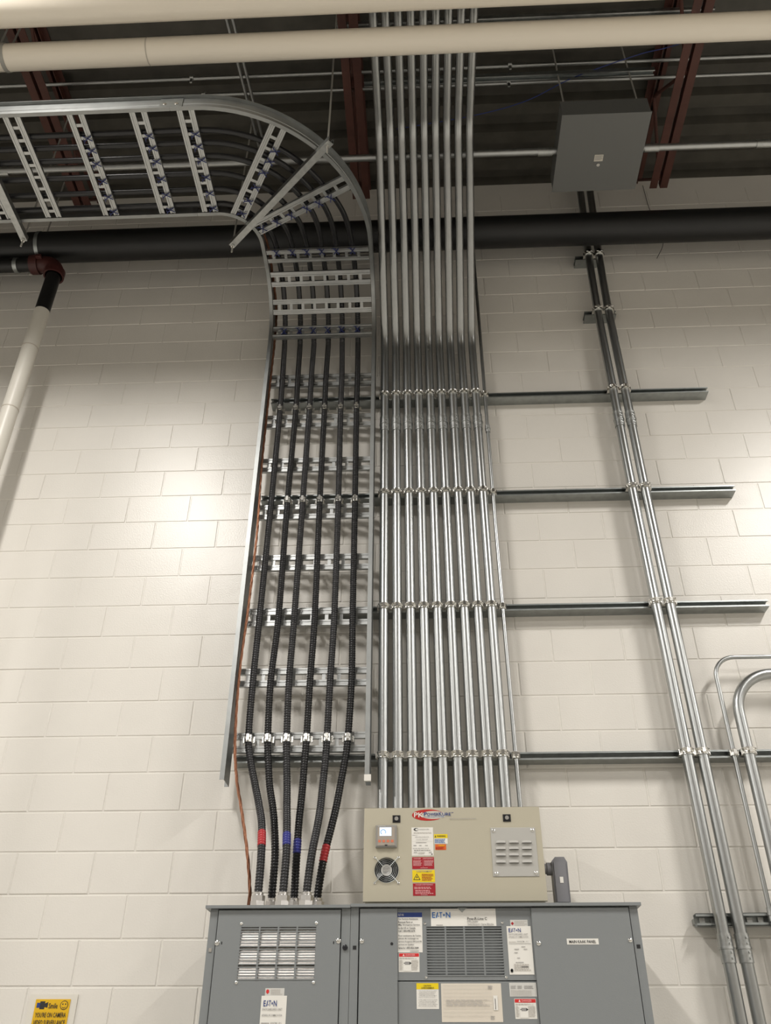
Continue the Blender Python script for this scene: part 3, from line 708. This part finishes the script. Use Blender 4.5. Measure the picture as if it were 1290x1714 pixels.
label(t, (.014, .286, 2.215, 2.282), YM, M['white'], EATON(.02, .20, .30, .52, M['bluelogo']) + [('lines', .08, .9, .21, .97, 1, M['greyink']), ('t', 'Pow-R-Line C', .56, .50, .86, .66, M['ink']), ('t', 'PRL3000', .56, .68, .72, .80, M['greyink']), ('t', 'Switchboard / Série Blindée', .56, .84, .96, .96, M['greyink'])], 'wide white nameplate with a blue logo', 'nameplate')
tx = ['For Factory Assistance,', 'Renewal Parts or', 'Mfg. Emergency Service', 'in the US or Canada', 'Call 1-800-498-2678']
ty = ["Pour assistance de l'usine,", 'pièces de rechange ou', "service d'urgence EN and FR", 'partout en Québec', 'faites le 1-800-826-0684']
it = [('r', 0, 0, 1, .12, M['navy'])] + EATON(.03, .03, .24, .09, M['silverlab'])
for k, s in enumerate(tx): it.append(('t', s, .03, .145+.075*k, (.84, .62, .9, .72, .7)[k], .195+.075*k, M['ink']))
for k, s in enumerate(ty): it.append(('t', s, .03, .565+.075*k, (.95, .84, .97, .66, .84)[k], .615+.075*k, M['ink']))
it.append(('lines', .5, .95, .95, .985, 1, M['greyink']))
label(t, (-.1255, -.023, 2.117, 2.268), YM, M['white'], it, 'white service notice under a dark blue band')
def danger(rect):
    label(t, rect, YM, M['white'], [('r', .02, .02, .98, .20, M['labred']), ('p', [(.19, .16), (.24, .05), (.29, .16)], M['white']), ('t', 'DANGER', .34, .06, .80, .16, M['pinkink']), ('lines', .04, .24, .96, .33, 2, M['paleink']), ('r', .22, .38, .60, .95, M['white']), ('lines', .62, .36, .96, .92, 9, M['paleink']), ('lines', .04, .36, .2, .92, 8, M['paleink']), ('r', .30, .46, .52, .62, M['greyink']), ('p', [(.52, .46), (.62, .54), (.52, .62)], M['ink']), ('r', .25, .52, .30, .56, M['ink'])], 'white danger label with a red band')
danger((-.122, -.037, 2.045, 2.115)); danger((.338, .424, 1.880, 1.950))
label(t, (.344, .416, 2.211, 2.238), YM, M['silverlab'], [('p', [(.12, .25), (.21, .5), (.12, .78), (.03, .5)], M['dkred']), ('lines', .25, .1, .97, .9, 4, M['paleink'])], 'small sticker with a red maple leaf')
label(t, (.327, .427, 2.035, 2.214), YM-.0007, M['white'], EATON(.08, .045, .58, .13, M['navy']) + [('t', 'SWITCHBOARD UNIT', .06, .155, .86, .19, M['greyink']), ('t', 'APPAREIL DE COMMUTATION', .06, .215, .86, .245, M['greyink']), ('lines', .06, .32, .4, .345, 1, M['paleink']), ('t', 'NWXTM 1 A 1', .4, .31, .86, .34, M['greyink']), ('r', .05, .37, .95, .375, M['ink']), ('lines', .55, .42, .72, .45, 1, M['greyink']), ('lines', .25, .47, .48, .50, 1, M['greyink']), ('lines', .64, .47, .82, .50, 1, M['greyink']), ('lines', .25, .54, .42, .57, 1, M['greyink']), ('lines', .35, .65, .5, .68, 1, M['greyink']), ('lines', .28, .74, .62, .77, 1, M['greyink']), ('lines', .2, .78, .9, .93, 4, M['paleink']), ('e', .1, .92, .055, .04, M['ink']), ('e', .1, .92, .03, .022, M['white']), ('lines', .5, .83, .85, .86, 1, M['ink'])], 'white rating label with a blue logo')
it = [('r', 0, 0, 1, .24, M['yellow']), ('t', 'CAUTION', .33, .07, .66, .13, M['ink']), ('t', 'AVERTISSEMENT', .22, .16, .80, .22, M['ink'])]
cau = ['TURN OFF POWER SUPPLYING THIS EQUIPMENT', 'BEFORE WORKING ON IT. REPLACE ALL', 'COVERS BEFORE TURNING POWER ON.', 'FAILURE TO DO SO MAY', 'RESULT IN SERIOUS INJURY.']
for k, s in enumerate(cau): it.append(('t', s, .10+.03*(k % 2), .29+.06*k, .92-.05*(k % 3), .325+.06*k, M['greyink']))
caf = ["COUPER L'ALIMENTATION DE CET APPAREIL", "AVANT D'Y TRAVAILLER. REMETTRE", 'LES COUVERCLES AVANT DE RETABLIR', 'LE COURANT. TOUTE OMISSION', 'PEUT CAUSER DES BLESSURES.']
for k, s in enumerate(caf): it.append(('t', s, .08+.03*(k % 2), .63+.06*k, .94-.05*(k % 3), .665+.06*k, M['greyink']))
label(t, (-.051, .038, 1.914, 2.005), YM, M['white'], it, 'white caution label with a yellow band')
it = []
for k in range(34): it.append(('r', .03+.024*k, .04, .031+.024*k, .93, M['paleink']))
for k in range(9): it.append(('r', .03, .05+.1*k, .84, .054+.1*k, M['paleink']))
it += [('lines', .08, .42, .84, .60, 7, M['paleink']), ('lines', .78, .06, .86, .16, 3, M['greyink']), ('r', .86, .32, .93, .70, M['white']), ('r', .885, .4, .895, .68, M['greyink']), ('lines', .8, .84, .87, .94, 3, M['greyink'])]
label(t, (.048, .289, 1.869, 2.004), YM, M['sheet'], it, 'cream circuit schedule sheet in a clear sleeve', 'schedule_sheet')
label(t, (.322, .430, 1.957, 2.006), YM, M['silverlab'], [('lines', .05, .2, .25, .45, 3, M['greyink']), ('lines', .3, .2, .5, .45, 3, M['greyink']), ('lines', .55, .2, .9, .45, 3, M['greyink'])] + [('r', .06+.055*k, .5, .075+.055*k, .95, M['paleink']) for k in range(14)], 'small silver table label')
label(t, (.569, .698, 2.143, 2.165), YD, M['white'], [('t', 'MAIN KAAK PANEL', .07, .27, .92, .78, M['ink'])], 'white strip label reading MAIN KAAK PANEL', 'name_strip')

# ------------------------------------------------------------------ beige enclosure on top
YP = -.50
t = thing('beige_enclosure', (.12, -.28, 2.30), 'beige surge enclosure with fan and louvres standing on the grey switchboard', 'enclosure')
b = MB(); b.box(-.268, .506, YP+.022, -.06, 2.301, 2.705).box(-.268, .506, YP+.03, -.06, 2.300, 2.312); b.build('body', M['beige'], t, smooth=False)
FX, FZ, FRD = -.1745, 2.446, .052
# door with a round fan opening
b = MB(); n = 32; ring = [(FX+FRD*cos(2*pi*k/n), FZ+FRD*sin(2*pi*k/n)) for k in range(n)]
x0, x1, z0, z1 = -.276, .5135, 2.319, 2.7125
def edge_pt(a):
    dx, dz = cos(a), sin(a); ts = []
    if dx > 1e-9: ts.append((x1-FX)/dx)
    if dx < -1e-9: ts.append((x0-FX)/dx)
    if dz > 1e-9: ts.append((z1-FZ)/dz)
    if dz < -1e-9: ts.append((z0-FZ)/dz)
    k = min(ts); return (FX+dx*k, FZ+dz*k)
angs = sorted([2*pi*k/n for k in range(n)] + [math.atan2(cz-FZ, cx-FX) % (2*pi) for cx in (x0, x1) for cz in (z0, z1)])
m_ = len(angs); vi = [(FX+FRD*cos(a), YP, FZ+FRD*sin(a)) for a in angs]; vo = [(edge_pt(a)[0], YP, edge_pt(a)[1]) for a in angs]
vib = [(p[0], YP+.02, p[2]) for p in vi]; vob = [(p[0], YP+.02, p[2]) for p in vo]
b.add(vi+vo+vib+vob, [(k, (k+1) % m_, m_+(k+1) % m_, m_+k) for k in range(m_)] + [(2*m_+k, 2*m_+(k+1) % m_, 3*m_+(k+1) % m_, 3*m_+k) for k in range(m_)] + [(k, (k+1) % m_, 2*m_+(k+1) % m_, 2*m_+k) for k in range(m_)] + [(m_+k, m_+(k+1) % m_, 3*m_+(k+1) % m_, 3*m_+k) for k in range(m_)])
door = b.build('door', M['beige'], t, smooth=False)
# fan
fan = MB().tube([(FX, YP+.0195, FZ), (FX, YP+.0215, FZ)], .051, 32).build('fan', M['plastic'], t)
b = MB().tube([(FX, YP+.003, FZ), (FX, YP+.018, FZ)], .024, 24); b.build('hub', M['silverlab'], fan)
b = MB()
for k in range(7):
    T = Matrix.Translation((FX, YP+.012, FZ)) @ Matrix.Rotation(2*pi*k/7, 4, 'Y') @ Matrix.Rotation(.5, 4, 'X'); b.box(.022, .048, -.001, .001, -.014, .014, T)
b.build('blades', M['plastic'], fan, smooth=False)
b = MB()
for R in (.014, .024, .031, .038, .045, .0525): b.ring((FX, YP-.005, FZ), (0, 1, 0), R, .0010, 36, 5)
for s in (-1, 1):
    for q in (-1, 1): b.cyl((FX+s*.016, YP-.005, FZ+q*.016), (FX+s*.052, YP-.004, FZ+q*.053), .0015, 6)
b.build('fan_guard', M['strut'], fan)
for s in (-1, 1):
    for q in (-1, 1): screw(fan, FX+s*.052, YP, FZ+q*.053, .0055)
put_print(fan, (FX-.022, FX+.022, FZ-.022, FZ+.022), YP+.003, [('lines', .2, .25, .8, .45, 3, M['greyink']), ('lines', .15, .5, .85, .8, 4, M['greyink'])])
for x in (-.130, .3655):
    lk = MB().bbox(x-.0175, x+.0175, YP-.006, YP, 2.648, 2.680, .004).build('latch', M['plastic'], door, smooth=False)
    MB().tube([(x, YP-.006, 2.664), (x, YP-.0085, 2.664)], .009, 16).build('key_slot', M['metergrey'], lk)
mt = MB().bbox(-.223, -.129, YP-.016, YP, 2.539, 2.635, .006).build('meter', M['metergrey'], t, smooth=False, label='square power meter with a lit screen')
put_print(mt, (-.223, -.129, 2.539, 2.635), YP-.016, [('r', .10, .10, .90, .92, M['meterface']), ('r', .19, .12, .75, .50, M['screen']), ('e', .36, .33, .13, .12, M['bluelogo']), ('e', .36, .33, .105, .095, M['screen']), ('r', .30, .38, .46, .5, M['screen'])] + [('r', .13+.2*k, .68, .25+.2*k, .79, M['button']) for k in range(4)] + [('lines', .12, .05, .6, .09, 1, M['silverlab']), ('r', .44, .89, .56, .95, M['ink'])], 'face_print')
# logo: red crescent, outline and lettering
arc = lambda cu, cv, ru, rv, a0, a1, n=24: [(cu+ru*cos(a0+(a1-a0)*k/n), cv+rv*sin(a0+(a1-a0)*k/n)) for k in range(n+1)]
outer = arc(.30, .5, .30, .5, radians(48), radians(312)); inner = arc(.40, .5, .225, .36, radians(312-5), radians(48+5))
logo = put_print(door, (-.060, .180, 2.655, 2.705), YP, [('e', .36, .5, .29, .40, M['sticker']), ('p', outer+inner, M['logored']), ('p', arc(.30, .5, .30, .5, radians(312), radians(340), 8)+arc(.31, .5, .285, .46, radians(340), radians(312), 8), M['logored']), ('t', 'PK', .04, .27, .215, .70, M['white']),
    ('t', 'P', .225, .25, .285, .58, M['navy']), ('t', 'OWER', .285, .31, .50, .58, M['navy']), ('t', 'K', .505, .25, .565, .58, M['navy']), ('t', 'URE', .57, .31, .73, .58, M['navy']), ('r', .74, .28, .78, .32, M['navy']), ('t', 'POWER QUALITY SYSTEMS', .235, .63, .60, .72, M['bluelogo']), ('t', 'www.powerkure.com', .70, .80, 1.2, .93, M['greyink'])], 'logo')
label(t, (-.063, .033, 2.505, 2.626), YP, M['white'], [('p', arc(.22, .075, .12, .055, radians(50), radians(310), 14)+arc(.26, .075, .09, .038, radians(305), radians(55), 14), M['ink']), ('t', 'POWERKURE', .27, .055, .82, .09, M['greyink']), ('lines', .1, .17, .95, .23, 2, M['paleink']), ('lines', .03, .27, .3, .29, 1, M['greyink']), ('t', 'MANUFACTURED FOR', .18, .33, .8, .36, M['greyink']), ('t', 'KAAK GROUP', .22, .42, .75, .45, M['greyink']), ('r', .03, .5, .95, .504, M['paleink']), ('lines', .2, .52, .7, .56, 1, M['greyink']), ('lines', .08, .63, .22, .66, 1, M['ink']), ('lines', .35, .63, .48, .66, 1, M['ink']), ('lines', .62, .63, .75, .66, 1, M['ink']), ('lines', .05, .73, .95, .76, 1, M['greyink']), ('lines', .1, .80, .9, .83, 1, M['ink']), ('t', 'KIN', .10, .87, .24, .91, M['ink']), ('t', '60A', .78, .87, .92, .91, M['ink']), ('lines', .3, .87, .65, .95, 2, M['paleink']), ('e', .92, .95, .03, .02, M['ink'])], 'white rating label')
label(t, (.037, .097, 2.555, 2.596), YP, M['white'], [('r', 0, 0, 1, .42, M['yellow']), ('p', [(.04, .34), (.10, .08), (.16, .34)], M['ink']), ('t', 'WARNING', .2, .12, .85, .30, M['ink']), ('lines', .04, .48, .96, .95, 5, M['bluelogo'])], 'small warning label with a yellow band')
label(t, (.041, .089, 2.529, 2.553), YP, M['orange'], [('t', 'WARNING', .3, .12, .85, .38, M['yellow']), ('lines', .05, .45, .95, .92, 4, M['dkred'])], 'small orange warning label')
label(t, (-.062, .034, 2.450, 2.499), YP, M['dkred'], [('t', 'DANGER', .07, .07, .40, .19, M['pinkink']), ('t', 'AVERTISSEMENT', .48, .07, .97, .19, M['pinkink']), ('r', .5, .24, .506, .9, M['pinkink']), ('lines', .05, .26, .44, .75, 5, M['pinkink']), ('lines', .55, .26, .97, .75, 5, M['pinkink']), ('lines', .38, .88, .72, .95, 1, M['pinkink'])], 'dark red danger label, upper of two')
label(t, (-.062, .036, 2.396, 2.445), YP, M['yellow'], [('t', 'AVERTISSEMENT', .18, .05, .88, .17, M['greyink']), ('p', [(.04, .82), (.20, .28), (.36, .82)], M['ink']), ('p', [(.085, .77), (.20, .38), (.315, .77)], M['yellow']), ('p', [(.22, .45), (.15, .62), (.2, .62), (.16, .74), (.26, .58), (.21, .58)], M['ink']), ('lines', .42, .3, .95, .9, 5, M['dkred'])], 'yellow warning label with a black triangle')
label(t, (-.060, .037, 2.341, 2.391), YP, M['dkred'], [('t', 'DANGER AVERTISSEMENT', .12, .07, .90, .18, M['pinkink']), ('lines', .06, .27, .95, .48, 2, M['pinkink']), ('lines', .1, .52, .9, .88, 3, M['pinkink']), ('lines', .35, .9, .7, .97, 1, M['pinkink'])], 'dark red danger label, lower of two')
vp = MB().bbox(.2885, .4875, YP-.003, YP, 2.416, 2.622, .0015).build('louvre_plate', M['plate'], t, smooth=False, label='light grey louvred vent plate')
for x, z in ((.302, 2.608), (.474, 2.609), (.303, 2.428), (.474, 2.430)): screw(vp, x, YP-.003, z, .0075)
for r_, zz in enumerate((2.559, 2.532, 2.505, 2.476)):
    for c_, xx in enumerate((.331, .388, .445)):
        xx -= .0018*r_; b = MB(); N = 8; vs = []; fs = []
        for k in range(N+1):
            a = pi*k/N-pi/2; s = .022*sin(a); e = max(.0, cos(a))**.4
            vs += [(xx+s, YP-.003, zz+.008*e), (xx+s, YP-.003-.009*e, zz-.004), (xx+s, YP-.003, zz-.004)]
        for k in range(N): fs += [(3*k, 3*k+3, 3*k+4, 3*k+1), (3*k+1, 3*k+4, 3*k+5, 3*k+2)]
        b.use(M['plate']); b.add(vs, fs[0::2]); b.use(M['dark']); b.add(vs, fs[1::2]); b.build('louvre', None, vp, smooth=True)
# grey conduit body beside it
t = thing('conduit_body', (.59, -.40, 2.30), 'grey cast conduit elbow body between the beige enclosure and the switchboard top', 'conduit fitting')
b = MB(); pr = [(.556, 2.300), (.621, 2.300), (.624, 2.49), (.612, 2.512), (.572, 2.512), (.556, 2.495)]
n = len(pr); b.add([(x, -.43, z) for x, z in pr]+[(x, -.365, z) for x, z in pr], [tuple(range(n)), tuple(range(n, 2*n))]+[(k, (k+1) % n, n+(k+1) % n, n+k) for k in range(n)])
b.build('body', M['lbgrey'], t, smooth=False)
MB().box(.563, .615, -.437, -.43, 2.325, 2.49).build('cover', M['lbgrey'], t, smooth=False)
MB().box(.583, .598, -.4385, -.437, 2.402, 2.427).build('sticker', M['white'], t, smooth=False, label='small white sticker')
b = MB(); b.tube([(.507, -.397, 2.468), (.556, -.397, 2.468)], .022, 18); b.tube([(.535, -.397, 2.468), (.556, -.397, 2.468)], .027, 18); b.build('nipple', M['lbgrey'], t)

# ------------------------------------------------------------------ surveillance sign on the wall
t = thing('wall_sign', (-1.735, 0, 1.9), 'yellow camera surveillance sign on a white board at the lower left', 'sign')
MB().box(-1.845, -1.622, -.006, .0025, 1.66, 2.016).build('board', M['whitepipe'], t, smooth=False, label='white backing board')
sg = MB().box(-1.814, -1.652, -.009, -.006, 1.71, 1.996).build('sign_face', M['signyellow'], t, smooth=False)
put_print(sg, (-1.814, -1.652, 1.71, 1.996), -.009, [('r', .05, .05, .18, .12, M['navy']), ('r', .14, .03, .28, .14, M['ink']), ('p', [(.28, .06), (.37, .04), (.37, .12), (.28, .11)], M['ink']), ('t', 'Smile', .40, .055, .66, .13, M['ink']), ('e', .84, .085, .115, .065, M['ink']), ('e', .84, .085, .098, .055, M['signyellow']), ('e', .80, .07, .018, .012, M['ink']), ('e', .88, .07, .018, .012, M['ink']),
    ('p', [(.775, .10), (.80, .122), (.84, .13), (.88, .122), (.905, .10), (.88, .113), (.84, .12), (.80, .113)], M['ink']), ('t', "YOU'RE ON CAMERA", .06, .185, .94, .255, M['ink']), ('t', 'VIDEO SURVEILLANCE', .05, .29, .95, .365, M['ink']), ('t', '24 HOURS', .16, .41, .80, .49, M['ink'])])
